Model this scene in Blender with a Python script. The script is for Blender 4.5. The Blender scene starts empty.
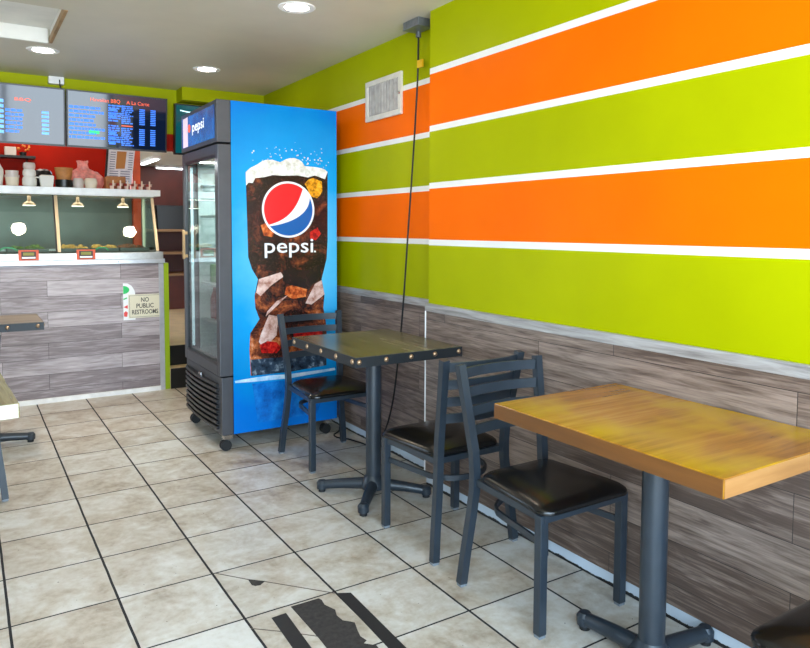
import bpy, bmesh, math, random
from mathutils import Vector, Matrix
random.seed(7)
SC = bpy.context.scene
COL = SC.collection
PI = math.pi

# ------------------------------------------------------------------ materials
def lin(c):
    return tuple(((v/255)/12.92 if v/255 <= 0.04045 else ((v/255+0.055)/1.055)**2.4) for v in c)
def rgba(c): return (*lin(c), 1.0)

class Mat:
    def __init__(s, name, col=(128,128,128), rough=.5, metal=0.0, spec=.5):
        s.m = bpy.data.materials.new(name); s.m.use_nodes = True
        s.t = s.m.node_tree; s.b = s.t.nodes['Principled BSDF']; s.out = s.t.nodes['Material Output']
        s.b.inputs['Base Color'].default_value = rgba(col)
        s.b.inputs['Roughness'].default_value = rough
        s.b.inputs['Metallic'].default_value = metal
        s.b.inputs['Specular IOR Level'].default_value = spec
    def n(s, typ, **kw):
        n = s.t.nodes.new(typ)
        for k, v in kw.items(): setattr(n, k, v)
        return n
    def l(s, a, b): s.t.links.new(a, b)
    def _in(s, sock, v):
        if isinstance(v, bpy.types.NodeSocket): s.l(v, sock)
        elif v is not None: sock.default_value = v
    def math(s, op, a, b=None, c=None):
        n = s.n('ShaderNodeMath', operation=op)
        s._in(n.inputs[0], a); s._in(n.inputs[1], b); s._in(n.inputs[2], c)
        return n.outputs[0]
    def pos(s):   # world position split
        g = s.n('ShaderNodeNewGeometry'); x = s.n('ShaderNodeSeparateXYZ'); s.l(g.outputs['Position'], x.inputs[0])
        return g.outputs['Position'], x.outputs
    def obj(s):
        g = s.n('ShaderNodeTexCoord'); x = s.n('ShaderNodeSeparateXYZ'); s.l(g.outputs['Object'], x.inputs[0])
        return g.outputs['Object'], x.outputs
    def comb(s, x, y, z):
        n = s.n('ShaderNodeCombineXYZ'); s._in(n.inputs[0], x); s._in(n.inputs[1], y); s._in(n.inputs[2], z); return n.outputs[0]
    def map(s, v, scale=(1,1,1), loc=(0,0,0), rot=(0,0,0)):
        n = s.n('ShaderNodeMapping'); s.l(v, n.inputs[0]); n.inputs['Scale'].default_value = scale
        n.inputs['Location'].default_value = loc; n.inputs['Rotation'].default_value = rot; return n.outputs[0]
    def noise(s, v, scale=5, detail=4, rough=.55, dist=0):
        n = s.n('ShaderNodeTexNoise'); s.l(v, n.inputs['Vector']); n.inputs['Scale'].default_value = scale
        n.inputs['Detail'].default_value = detail; n.inputs['Roughness'].default_value = rough; n.inputs['Distortion'].default_value = dist
        return n.outputs['Fac']
    def ramp(s, f, stops, interp='LINEAR'):
        n = s.n('ShaderNodeValToRGB'); s.l(f, n.inputs[0]); n.color_ramp.interpolation = interp
        e = n.color_ramp.elements
        while len(e) < len(stops): e.new(.5)
        for i, (p, c) in enumerate(stops):
            e[i].position = p; e[i].color = rgba(c) if len(c) == 3 else c
        return n.outputs[0]
    def mix(s, f, a, b, mode='MIX'):
        n = s.n('ShaderNodeMix', data_type='RGBA', blend_type=mode)
        s._in(n.inputs[0], f); s._in(n.inputs[6], a); s._in(n.inputs[7], b); return n.outputs[2]
    def base(s, c): s.l(c, s.b.inputs['Base Color']); return s
    def roughf(s, f): s.l(f, s.b.inputs['Roughness']); return s
    def bump(s, h, strength=.2, dist=.01):
        n = s.n('ShaderNodeBump'); s.l(h, n.inputs['Height']); n.inputs['Strength'].default_value = strength
        n.inputs['Distance'].default_value = dist; s.l(n.outputs[0], s.b.inputs['Normal']); return s
    def emit(s, col, k):
        if isinstance(col, bpy.types.NodeSocket): s.l(col, s.b.inputs['Emission Color'])
        else: s.b.inputs['Emission Color'].default_value = rgba(col)
        s.b.inputs['Emission Strength'].default_value = k; return s

def simple(name, col, rough=.5, metal=0, spec=.5, var=.0, scale=8):
    m = Mat(name, col, rough, metal, spec)
    if var:
        v, _ = m.pos()
        f = m.noise(v, scale, 4)
        a = tuple(max(0, c*(1-var)) for c in col); b = tuple(min(255, c*(1+var)) for c in col)
        m.base(m.ramp(f, [(.3, a), (.7, b)]))
    return m.m

M = {}
def glow(name, col, k):
    m = Mat(name, col, .5); m.emit(col, k); return m.m

GREEN = (165,172,0); ORANGE = (250,108,0); WHITE = (236,234,230)
def stripes_mat():
    m = Mat('painted_stripes', GREEN, .4, 0, .05)
    v, x = m.pos(); z = x[2]
    u = m.math('DIVIDE', z, 2.5)
    e = [0, 1.221, 1.2505, 1.506, 1.5355, 1.792, 1.8215, 2.079, 2.105]
    c = [GREEN, WHITE, ORANGE, WHITE, GREEN, WHITE, ORANGE, WHITE, GREEN]
    col = m.ramp(u, [(a/2.5, b) for a, b in zip(e, c)], 'CONSTANT')
    f = m.noise(v, 1.7, 3)
    m.base(m.mix(1.0, col, m.ramp(f, [(.3, (238,238,238)), (.7, (255,255,255))]), 'MULTIPLY'))
    m.bump(m.noise(v, 60, 3), .03, .004)
    return m.m
M['stripes'] = stripes_mat()

def plank_mat(name, axis, row=.146, width=1.05, dark=(88,72,66), light=(150,134,126), seed=0.0, zoff=.02):
    m = Mat(name, (120,105,98), .45)
    v, x = m.pos()
    a = x[axis]; z = x[2]
    uv = m.comb(m.math('ADD', a, seed), m.math('ADD', z, zoff), 0)
    br = m.n('ShaderNodeTexBrick'); m.l(uv, br.inputs['Vector'])
    br.offset = .37; br.offset_frequency = 2; br.squash = 1
    br.inputs['Color1'].default_value = (0,0,0,1); br.inputs['Color2'].default_value = (1,1,1,1)
    br.inputs['Mortar'].default_value = (.5,.5,.5,1)
    br.inputs['Scale'].default_value = 1; br.inputs['Mortar Size'].default_value = .0012
    br.inputs['Brick Width'].default_value = width; br.inputs['Row Height'].default_value = row
    br.inputs['Bias'].default_value = 0
    sep = m.n('ShaderNodeSeparateColor'); m.l(br.outputs['Color'], sep.inputs[0]); tone = sep.outputs[0]
    shift = m.math('MULTIPLY', tone, 7.3)
    gv = m.comb(m.math('MULTIPLY', a, 2.6), m.math('MULTIPLY', z, 24), shift)
    g1 = m.noise(gv, 1.6, 6, .62, .6)
    g2 = m.noise(m.comb(m.math('MULTIPLY', a, 5), m.math('MULTIPLY', z, 120), shift), 1.4, 3)
    g = m.math('ADD', m.math('MULTIPLY', g1, .52), m.math('MULTIPLY', g2, .28))
    g = m.math('ADD', g, m.math('MULTIPLY', m.math('SUBTRACT', tone, .5), .18))
    g = m.math('ADD', g, .10)
    col = m.ramp(g, [(.22, tuple(c*.72 for c in dark)), (.42, dark), (.60, light), (.82, tuple(min(255, c*1.16) for c in light))])
    col = m.mix(br.outputs['Fac'], col, rgba((48,40,38)))
    m.base(col); m.bump(g1, .12, .004)
    return m.m
M['wood_wall'] = plank_mat('wainscot_planks', 1, dark=(90,73,64), light=(150,131,119))
M['wood_counter'] = plank_mat('counter_planks', 0, .117, .82, dark=(134,122,124), light=(184,174,177), seed=.3)

def grain_mat(name, axis_long, cols, rough=.3, scale=1.0, bands=0, zk=1.0):
    """grain runs along axis_long (0=x, 1=y) of the object; glued boards across the other axis"""
    m = Mat(name, cols[1], rough)
    v, x = m.obj()
    a = x[axis_long]; b = x[1-axis_long]; z = x[2]
    board = m.math('FLOOR', m.math('MULTIPLY', b, 1/bands)) if bands else 0.0
    wn = 0.5
    if bands:
        w = m.n('ShaderNodeTexWhiteNoise', noise_dimensions='1D'); m.l(board, w.inputs['W']); wn = w.outputs['Value']
    gv = m.comb(m.math('MULTIPLY', a, 2.2*scale), m.math('MULTIPLY', m.math('ADD', b, m.math('MULTIPLY', z, zk)), 30*scale), m.math('MULTIPLY', wn, 9.0) if bands else z)
    g = m.noise(gv, 1.2, 5, .6, .5)
    if bands: g = m.math('ADD', g, m.math('MULTIPLY', m.math('SUBTRACT', wn, .5), .3))
    col = m.ramp(g, [(.25, cols[0]), (.5, cols[1]), (.75, cols[2])])
    return m, col, v
def wood_top(name, axis, cols, rough, bands=0, stain=None, scale=1.0):
    m, col, v = grain_mat(name, axis, cols, rough, scale, bands)
    if stain:
        f = m.noise(v, 3.2, 3, .5, .3)
        col = m.mix(m.ramp(f, [(.45, (0,0,0)), (.62, (255,255,255))]), col, rgba(stain))
    m.base(col); return m.m
M['top_dark'] = wood_top('stained_dark_planks', 1, [(72,66,46), (108,100,70), (138,128,98)], .27, .14)
M['top_honey'] = wood_top('honey_butcher_block', 0, [(130,82,26), (164,112,36), (186,138,62)], .2, .27, (178,136,4))
M['edge_honey_shaded'] = wood_top('honey_side_shaded', 1, [(84,50,16), (106,64,24), (126,80,34)], .4, 0, None, .5)  # shade of the side turned from the window painted into the wood
M['end_honey_lit'] = wood_top('honey_end_lit', 0, [(124,82,44), (154,108,60), (174,130,80)], .4, 0, None, .5)  # same wood, lighter: window light on the near end painted in
M['top_grey'] = wood_top('weathered_grey_planks', 0, [(88,74,58), (126,108,86), (150,132,108)], .4, .15)
M['top_reflect_tint'] = wood_top('reflection_tinted_butcher_block', 1, [(120,112,70), (160,150,104), (190,182,150)], .2, .18)  # greenish reflection on the glossy top put into the wood colour
M['edge_window_lit'] = wood_top('window_lit_board_edge', 0, [(176,168,154), (200,194,182), (214,210,202)], .5)  # whitish window light on the board edge painted into its colour
M['cap'] = wood_top('grey_cap_moulding', 1, [(112,106,104), (158,154,152), (186,184,182)], .5, 0, None, 1.5)

def floor_mat():
    m = Mat('ceramic_floor_tiles', (200,185,160), .3)
    v, x = m.pos()
    tx = m.math('DIVIDE', m.math('SUBTRACT', x[0], .0945), .3355)
    ty = m.math('DIVIDE', m.math('SUBTRACT', x[1], 1.8475), .3605)
    wob = m.math('MULTIPLY', m.math('SUBTRACT', m.noise(v, 6, 2), .5), .012)
    fx = m.math('FRACT', m.math('ADD', tx, wob)); fy = m.math('FRACT', m.math('ADD', ty, wob))
    dx = m.math('MINIMUM', fx, m.math('SUBTRACT', 1, fx)); dy = m.math('MINIMUM', fy, m.math('SUBTRACT', 1, fy))
    gx = m.math('LESS_THAN', dx, .0130); gy = m.math('LESS_THAN', dy, .0100)
    grout = m.math('MAXIMUM', gx, gy)
    wn = m.n('ShaderNodeTexWhiteNoise', noise_dimensions='2D')
    m.l(m.comb(m.math('FLOOR', tx), m.math('FLOOR', ty), 0), wn.inputs['Vector'])
    off = m.math('MULTIPLY', wn.outputs['Value'], 20)
    pv = m.n('ShaderNodeVectorMath', operation='ADD'); m.l(v, pv.inputs[0]); m.l(m.comb(off, off, 0), pv.inputs[1])
    n1 = m.noise(pv.outputs[0], 5.5, 5, .62, .5); n2 = m.noise(pv.outputs[0], 30, 4, .6)
    f = m.math('ADD', m.math('MULTIPLY', n1, .7), m.math('MULTIPLY', n2, .3))
    f = m.math('ADD', f, m.math('MULTIPLY', m.math('SUBTRACT', wn.outputs['Value'], .5), .10))
    col = m.ramp(f, [(.30, (142,126,107)), (.45, (182,171,155)), (.6, (204,200,192)), (.75, (214,212,208))])
    spk = m.noise(v, 75, 2, .5)
    col = m.mix(m.ramp(spk, [(.735, (0,0,0)), (.76, (255,255,255))]), col, rgba((70,58,48)))
    m.base(m.mix(grout, col, rgba((20,20,24))))
    m.roughf(m.math('ADD', m.math('MULTIPLY', grout, .5), m.math('ADD', .26, m.math('MULTIPLY', n2, .2))))
    m.bump(m.math('SUBTRACT', m.math('MULTIPLY', n2, .15), grout), .25, .003)
    return m.m
M['floor'] = floor_mat()
M['ceiling'] = simple('ceiling_paint', (202,195,176), .45, var=.03, scale=2)
M['white_paint'] = simple('white_trim_paint', (238,238,236), .4, var=.05, scale=12)
M['hatch_white'] = simple('hatch_white', (225,223,216), .6, var=.04, scale=5)
M['raw_wood'] = simple('raw_wood_lip', (150,118,78), .6, var=.15, scale=12)
M['lime'] = simple('lime_paint', GREEN, .5, 0, .1, var=.04, scale=3)
M['lime_trim'] = simple('lime_post_paint', (150,178,10), .4)
M['red_paint'] = simple('red_paint', (158,22,2), .55, 0, .1, var=.1, scale=2)
M['orange_post'] = simple('orange_red_paint', (206,74,24), .5, var=.1, scale=6)
M['maroon'] = simple('maroon_paint', (92,34,22), .5, var=.12, scale=4)
M['cream'] = simple('cream_paint', (128,126,112), .6)
M['kitchen_floor'] = simple('kitchen_floor_tan', (205,180,140), .35, var=.06, scale=6)
def base_mat():
    m = Mat('chipped_baseboard', (196,208,222), .5)
    v, x = m.pos()
    f = m.noise(v, 14, 5, .7)
    low = m.math('LESS_THAN', m.math('ADD', x[2], m.math('MULTIPLY', f, .03)), .027)
    m.base(m.mix(low, rgba((196,208,220)), rgba((30,30,32)))); return m.m
M['baseboard'] = base_mat()
M['black_metal'] = simple('black_coat_window_tint', (36,45,54), .36, .0, .6, var=.08, scale=20)  # blue of the window reflected in black metal put into the base colour
M['band_metal'] = simple('dark_edge_band', (30,34,38), .45, .2)
M['stud'] = simple('brass_stud', (168,140,112), .35, .8)
M['pan'] = simple('dull_pan_steel', (110,112,108), .5, .6)
M['case_deck'] = simple('case_deck', (70,70,66), .85)
M['steel'] = simple('brushed_steel', (190,190,186), .42, .8, var=.05, scale=30)
M['alum'] = simple('aluminium_trim', (205,208,212), .35, .55, var=.04, scale=20)
M['brass_steel'] = simple('warm_steel_post', (206,190,160), .3, .6)
M['vinyl'] = simple('black_vinyl', (13,13,14), .24, 0, .5)
M['rubber'] = simple('black_rubber', (18,18,19), .6)
M['glide'] = simple('pale_foot_glide', (120,126,132), .4)
M['fridge_grey'] = simple('charcoal_cabinet', (66,67,72), .42, .1, var=.04, scale=15)
M['fridge_black'] = simple('black_cabinet', (26,27,30), .4, .0)
M['fridge_in'] = simple('cooler_liner', (196,206,204), .5)
M['wire'] = simple('white_wire_shelf', (214,216,216), .4)
M['chrome'] = simple('chrome', (200,200,200), .15, 1)
M['galv'] = simple('galvanised_box', (120,124,128), .35, .6, var=.12, scale=25)
M['cord'] = simple('black_cord', (12,12,13), .5)
M['yellow'] = simple('yellow_tag', (226,176,20), .5)
M['led'] = glow('led_strip', (215,238,250), .9)
M['led_soft'] = glow('shelf_led', (240,246,240), 14.0)
M['amber'] = glow('amber_lamp', (255,150,40), .7)
M['bulb_cool'] = glow('downlight_lens', (255,240,222), 60)
M['tube'] = glow('fluorescent_tube', (245,250,255), 6)
M['heat'] = glow('heat_lamp_bulb', (255,244,226), 5)
M['foam_cup'] = simple('white_foam', (228,224,214), .6)
M['cream_tub'] = simple('cream_tub', (224,208,184), .5)
M['lid'] = simple('clear_lid', (206,190,180), .3)
M['kraft'] = simple('kraft_board', (176,116,60), .6, var=.1, scale=20)
M['card'] = simple('carton_board', (168,104,48), .6, var=.12, scale=20)
M['black_plastic'] = simple('black_plastic', (16,15,15), .35)
M['pinkbag'] = simple('pink_plastic_bag', (226,140,128), .4, var=.12, scale=30)
M['red_check'] = Mat('red_checked_paper', (190,50,40), .5)
_m = M['red_check']; _v, _x = _m.obj()
_c = _m.n('ShaderNodeTexChecker'); _m.l(_v, _c.inputs[0]); _c.inputs['Scale'].default_value = 38
_c.inputs['Color1'].default_value = rgba((150,44,30)); _c.inputs['Color2'].default_value = rgba((226,190,170))
_m.base(_c.outputs[0]); M['red_check'] = _m.m
M['stick'] = simple('pale_stick', (232,206,180), .5)
M['paper'] = simple('paper_sheet', (206,198,204), .7, var=.05, scale=20)
M['ink'] = simple('grey_print', (122,116,132), .7)
M['ochre'] = simple('ochre_print', (164,104,48), .7)
M['ivory'] = simple('ivory_sign', (220,214,190), .5)
M['dark_ink'] = simple('charcoal_print', (52,52,50), .6)
M['green_ink'] = simple('green_print', (40,190,100), .5)
M['red_ink'] = simple('red_print', (226,70,66), .5)
M['white_ink'] = simple('white_print', (236,238,240), .4)
M['label_orange'] = simple('orange_label', (214,84,44), .5)
M['label_dark'] = simple('label_print_dark', (60,34,22), .5)
M['label_green'] = simple('label_print_olive', (130,128,44), .5)
M['food_y'] = simple('yellow_food', (206,160,76), .6, var=.25, scale=40)
M['food_b'] = simple('brown_food', (112,66,34), .6, var=.3, scale=40)
M['food_g'] = simple('green_food', (92,120,52), .6, var=.3, scale=40)
M['green_plastic'] = simple('green_plastic', (34,172,96), .3)
M['kitchen_steel'] = simple('kitchen_backsplash', (104,106,98), .35, .3, var=.1, scale=3)
M['shelf_wood'] = simple('tan_shelf', (150,112,76), .5)
M['flower'] = simple('orange_flower', (216,130,50), .6)
M['tape'] = simple('black_floor_tape', (26,26,28), .6, var=.1, scale=40)
M['mastic'] = simple('dark_mastic', (46,42,40), .8, var=.25, scale=60)
M['hair'] = simple('crack_line', (92,82,72), .8)
M['vent_frame'] = simple('vent_frame_white', (214,208,196), .45, var=.04, scale=20)
M['vent_cloth'] = simple('vent_filter_grey', (160,156,152), .6, var=.1, scale=25)
M['can_r'] = simple('red_drink', (150,60,50), .3)
M['can_g'] = simple('green_drink', (120,170,110), .3)
M['can_c'] = simple('clear_drink', (176,190,196), .25)
M['can_b'] = simple('dark_cola_drink', (44,26,20), .25)

def glass_mat(name, tint=(255,255,255), f0=.06, ior=1.45, rough=.02):
    m = Mat(name); t = m.t
    tr = m.n('ShaderNodeBsdfTransparent'); tr.inputs[0].default_value = rgba(tint)
    gl = m.n('ShaderNodeBsdfGlossy'); gl.inputs['Roughness'].default_value = rough
    fr = m.n('ShaderNodeFresnel'); g = m.n('ShaderNodeNewGeometry'); m.l(m.math('ADD', ior, m.math('MULTIPLY', g.outputs['Backfacing'], 1/ior-ior)), fr.inputs[0])
    mx = m.n('ShaderNodeMixShader'); m.l(fr.outputs[0], mx.inputs[0]); m.l(tr.outputs[0], mx.inputs[1]); m.l(gl.outputs[0], mx.inputs[2])
    m.l(mx.outputs[0], m.out.inputs[0]); return m.m
M['glass'] = glass_mat('clear_glass', (236,244,240), ior=1.5)
M['door_glass'] = glass_mat('cooler_glass', (214,222,220), ior=1.6)

# printed drink artwork on the cooler
def print_blue():
    m = Mat('blue_vinyl_wrap', (10,130,220), .25, 0, .25)
    v, x = m.obj()
    d = m.n('ShaderNodeVectorMath', operation='DISTANCE'); m.l(m.map(v, (1.25,0,1)), d.inputs[0]); d.inputs[1].default_value = (.04*1.25,0,1.15)
    n = m.noise(v, 5, 4)
    f = m.math('ADD', d.outputs['Value'], m.math('MULTIPLY', m.math('SUBTRACT', n, .5), .25))
    m.base(m.ramp(f, [(.30, (84,182,228)), (.55, (22,152,218)), (.85, (0,128,200)), (1.1, (0,108,198))])); return m.m
def print_cola():
    m = Mat('printed_cola', (60,30,20), .25)
    v, x = m.obj()
    n1 = m.noise(v, 7, 5, .6, 1.2); n2 = m.noise(v, 60, 3, .6)
    f = m.math('ADD', m.math('MULTIPLY', n1, .85), m.math('MULTIPLY', n2, .22))
    f = m.math('ADD', f, m.math('MULTIPLY', m.math('SUBTRACT', 1.2, x[2]), .13))
    col = m.ramp(f, [(.42, (20,10,11)), (.54, (48,22,18)), (.63, (104,48,28)), (.72, (184,100,52)), (.82, (226,180,150))])
    vo = m.n('ShaderNodeTexVoronoi'); m.l(v, vo.inputs['Vector']); vo.inputs['Scale'].default_value = 150
    col = m.mix(m.ramp(vo.outputs['Distance'], [(.12, (255,255,255)), (.22, (0,0,0))]), col, rgba((120,84,70)))
    m.base(col); return m.m
def print_noise(name, stops, scale=20, rough=.25):
    m = Mat(name, (128,128,128), rough); v, x = m.obj(); m.base(m.ramp(m.noise(v, scale, 5, .65), stops)); return m.m
M['p_blue'] = print_blue(); M['p_cola'] = print_cola()
M['p_foam'] = print_noise('printed_foam', [(.3, (180,176,160)), (.5, (222,222,216)), (.7, (244,246,246))], 22)
M['p_lemon'] = print_noise('printed_amber', [(.35, (120,70,10)), (.5, (226,150,20)), (.7, (250,196,60))], 30)
M['p_pale'] = print_noise('printed_ice', [(.35, (150,100,84)), (.5, (206,170,160)), (.7, (234,214,208))], 14)
M['p_dark'] = print_noise('printed_shade', [(.35, (16,12,16)), (.6, (44,26,24))], 12)
M['p_red'] = print_noise('printed_red_glow', [(.35, (70,10,10)), (.5, (180,20,20)), (.7, (226,60,40))], 40)
M['p_orange'] = print_noise('printed_orange_glow', [(.35, (96,34,16)), (.5, (190,84,34)), (.7, (236,150,80))], 30)
M['p_base'] = print_noise('printed_glass_base', [(.35, (14,22,34)), (.55, (50,66,84)), (.75, (176,196,210))], 16)
M['p_streak'] = print_noise('printed_waterline', [(.3, (110,180,230)), (.6, (206,230,244))], 14)
M['p_refl'] = print_noise('printed_reflection', [(.35, (8,70,140)), (.5, (6,104,190)), (.7, (30,140,220))], 9)
M['p_white'] = simple('print_white', (232,236,240), .25)
M['p_lred'] = simple('print_logo_red', (222,36,42), .25)
M['p_lblue'] = simple('print_logo_blue', (10,92,166), .25)

def screen_mat(name, col, k):
    m = Mat(name, (8,10,16), .06); m.emit(col, k); return m.m
M['screen'] = screen_mat('menu_screen_glass', (14,34,66), .4)
M['screen_teal'] = screen_mat('teal_screen_glass', (10,96,104), .55)
M['scr_blue'] = glow('screen_blue', (50,116,235), .6)
M['scr_pale'] = glow('screen_pale_blue', (100,165,250), .6)
M['scr_red'] = glow('screen_red', (226,84,50), .8)
M['scr_green'] = glow('screen_green', (40,190,110), .8)
M['scr_white'] = glow('screen_white', (200,240,250), 1.0)
def header_mat():
    m = Mat('lit_header_panel', (10,70,150), .2); v, x = m.obj()
    f = m.noise(v, 9, 3)
    m.base(m.ramp(f, [(.3, (4,34,90)), (.7, (12,80,150))])); m.emit(m.ramp(f, [(.3, (6,60,140)), (.7, (24,120,200))]), .3); return m.m
M['header'] = header_mat()
M['header_white'] = glow('header_lit_white', (232,236,244), .7)
M['header_pink'] = glow('header_lit_pale', (210,190,206), .5)

# ------------------------------------------------------------------ mesh helpers
class MB:
    def __init__(s): s.bm = bmesh.new()
    def box(s, a, b, bev=0, rot=None, piv=None):
        a, b = Vector(a), Vector(b); c = (a+b)/2; d = b-a
        mt = Matrix.Translation(c) @ Matrix.Diagonal((abs(d.x), abs(d.y), abs(d.z), 1))
        if rot is not None:
            p = Vector(piv) if piv is not None else c
            mt = Matrix.Translation(p) @ rot.to_4x4() @ Matrix.Translation(-p) @ mt
        r = bmesh.ops.create_cube(s.bm, size=1, matrix=mt)
        if bev:
            ed = {e for v in r['verts'] for e in v.link_edges}
            bmesh.ops.bevel(s.bm, geom=list(ed), offset=bev, segments=2, affect='EDGES', profile=.6)
        return s
    def cyl(s, p0, p1, r0, r1=None, n=24):
        p0, p1 = Vector(p0), Vector(p1); d = p1-p0; r1 = r0 if r1 is None else r1
        q = d.to_track_quat('Z', 'Y').to_matrix().to_4x4()
        bmesh.ops.create_cone(s.bm, cap_ends=True, segments=n, radius1=r0, radius2=r1, depth=d.length, matrix=Matrix.Translation((p0+p1)/2) @ q)
        return s
    def lathe(s, prof, c=(0,0,0), n=28, axis='Z'):
        """prof: list of (r, h)"""
        c = Vector(c); rings = []
        for r, h in prof:
            if r < 1e-6: rings.append([s.bm.verts.new(c+Vector((0,0,h)))])
            else: rings.append([s.bm.verts.new(c+Vector((r*math.cos(2*PI*i/n), r*math.sin(2*PI*i/n), h))) for i in range(n)])
        for A, B in zip(rings, rings[1:]):
            for i in range(n):
                j = (i+1) % n
                if len(A) == 1 and len(B) == 1: continue
                if len(A) == 1: s.bm.faces.new((A[0], B[j], B[i]))
                elif len(B) == 1: s.bm.faces.new((A[i], A[j], B[0]))
                else: s.bm.faces.new((A[i], A[j], B[j], B[i]))
        if len(rings[0]) > 1: s.bm.faces.new(list(reversed(rings[0])))
        if len(rings[-1]) > 1: s.bm.faces.new(rings[-1])
        return s
    def sweep(s, pts, w, h=None, n=0, up=(0,0,1), taper=None):
        """rectangular (n=0: w along side, h along up) or round (n sides, radius w) section along pts"""
        pts = [Vector(p) for p in pts]; up = Vector(up); rings = []
        for i, p in enumerate(pts):
            if i == 0: t = pts[1]-p
            elif i == len(pts)-1: t = p-pts[i-1]
            else: t = (pts[i+1]-p).normalized() + (p-pts[i-1]).normalized()
            t.normalize()
            u = up - t*up.dot(t)
            if u.length < 1e-4: u = Vector((1,0,0)) - t*t.x
            u.normalize(); sd = t.cross(u)
            k = 1 if taper is None else taper[i]
            if n: ring = [p + (sd*math.cos(2*PI*j/n) + u*math.sin(2*PI*j/n))*w*k for j in range(n)]
            else: ring = [p + sd*a*w/2*k + u*b*h/2*k for a, b in ((-1,-1),(1,-1),(1,1),(-1,1))]
            rings.append([s.bm.verts.new(q) for q in ring])
        m = len(rings[0])
        for A, B in zip(rings, rings[1:]):
            for i in range(m):
                j = (i+1) % m
                s.bm.faces.new((A[i], A[j], B[j], B[i]))
        s.bm.faces.new(list(reversed(rings[0]))); s.bm.faces.new(rings[-1])
        return s
    def prism(s, poly, d, fn):
        """poly 2-D points, extruded by d; fn(u, v, w) -> xyz"""
        A = [s.bm.verts.new(fn(u, v, 0)) for u, v in poly]; B = [s.bm.verts.new(fn(u, v, d)) for u, v in poly]
        n = len(poly)
        s.bm.faces.new(A); s.bm.faces.new(list(reversed(B)))
        for i in range(n):
            j = (i+1) % n; s.bm.faces.new((A[j], A[i], B[i], B[j]))
        return s
    def shift(s, v):
        bmesh.ops.translate(s.bm, verts=s.bm.verts, vec=Vector(v)); return s
    def build(s, name, mat, parent=None, smooth=False, loc=None, **tags):
        bmesh.ops.recalc_face_normals(s.bm, faces=s.bm.faces)
        me = bpy.data.meshes.new(name); s.bm.to_mesh(me); s.bm.free()
        me.materials.append(mat)
        if smooth:
            for p in me.polygons: p.use_smooth = True
            try: me.set_sharp_from_angle(angle=math.radians(38))
            except Exception: pass
        o = bpy.data.objects.new(name, me); COL.objects.link(o)
        if parent is not None: o.parent = parent
        if loc is not None: o.location = loc
        for k, v in tags.items(): o[k] = v
        return o

def thing(name, label, cat, loc=(0,0,0), rz=0, group=None):
    o = bpy.data.objects.new(name, None); COL.objects.link(o); o.empty_display_size = .1
    o.location = loc; o.rotation_euler = (0,0,rz); o['label'] = label; o['category'] = cat
    if group: o['group'] = group
    return o
def tag(o, label, cat, group=None):
    o['label'] = label; o['category'] = cat
    if group: o['group'] = group
    return o
def struct(name, mb, mat):
    return mb.build(name, mat, kind='structure')
def copy_thing(src, label, loc, rz=None, group=None):
    c = src.copy(); COL.objects.link(c); c.location = loc
    if rz is not None: c.rotation_euler = (0,0,rz)
    c['label'] = label
    if group: c['group'] = group
    for ch in list(src.children):
        d = ch.copy(); COL.objects.link(d); d.parent = c
        for g in list(ch.children):
            e = g.copy(); COL.objects.link(e); e.parent = d
    return c

def text_mb(body, fn, size, width=None, align='CENTER', bold=0.0, extrude=0.0):
    """letters laid out in 2-D then mapped by fn(u, v) -> xyz"""
    cu = bpy.data.curves.new('t', 'FONT'); cu.body = body; cu.size = size; cu.align_x = align; cu.align_y = 'BOTTOM_BASELINE'
    cu.offset = bold; cu.resolution_u = 3; cu.space_line = .95
    o = bpy.data.objects.new('t', cu); COL.objects.link(o)
    dg = bpy.context.evaluated_depsgraph_get(); me = bpy.data.meshes.new_from_object(o.evaluated_get(dg))
    mb = MB(); mb.bm.from_mesh(me)
    bpy.data.objects.remove(o); bpy.data.curves.remove(cu); bpy.data.meshes.remove(me)
    xs = [v.co.x for v in mb.bm.verts]; k = 1
    if width: k = width/(max(xs)-min(xs))
    for v in mb.bm.verts: v.co = Vector(fn(v.co.x*k, v.co.y))
    return mb

# ------------------------------------------------------------------ the room
XW, XR, YS, ZC = 1.990, 2.100, 2.918, 2.39
struct('floor', MB().box((-2.3,-.65,-.1), (2.4,5.86,0)), M['floor'])
# ceiling with the hatch opening
hx0, hx1, hy0, hy1 = -.30, .474, 3.89, 4.615
c = MB()
c.box((-2.3,-.65,ZC), (hx0,5.70,ZC+.12)); c.box((hx1,-.65,ZC), (2.4,5.70,ZC+.12))
c.box((hx0,-.65,ZC), (hx1,hy0,ZC+.12)); c.box((hx0,hy1,ZC), (hx1,5.70,ZC+.12))
struct('ceiling', c, M['ceiling'])
struct('trim_1', MB().box((hx0,hy0,ZC+.075), (hx1,hy1,ZC+.119)), M['hatch_white'])            # panel up inside the hatch
struct('trim_2', MB().box((hx1-.016,hy0,ZC-.004), (hx1,hy1,ZC+.030)), M['raw_wood'])
struct('trim_14', MB().box((hx1-.012,hy0,ZC+.0305), (hx1,hy1,ZC+.074)), M['hatch_white'])
struct('trim_3', MB().box((hx0,hy1-.018,ZC-.008), (hx1-.024,hy1+.004,ZC+.074)), M['hatch_white'])
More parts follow.
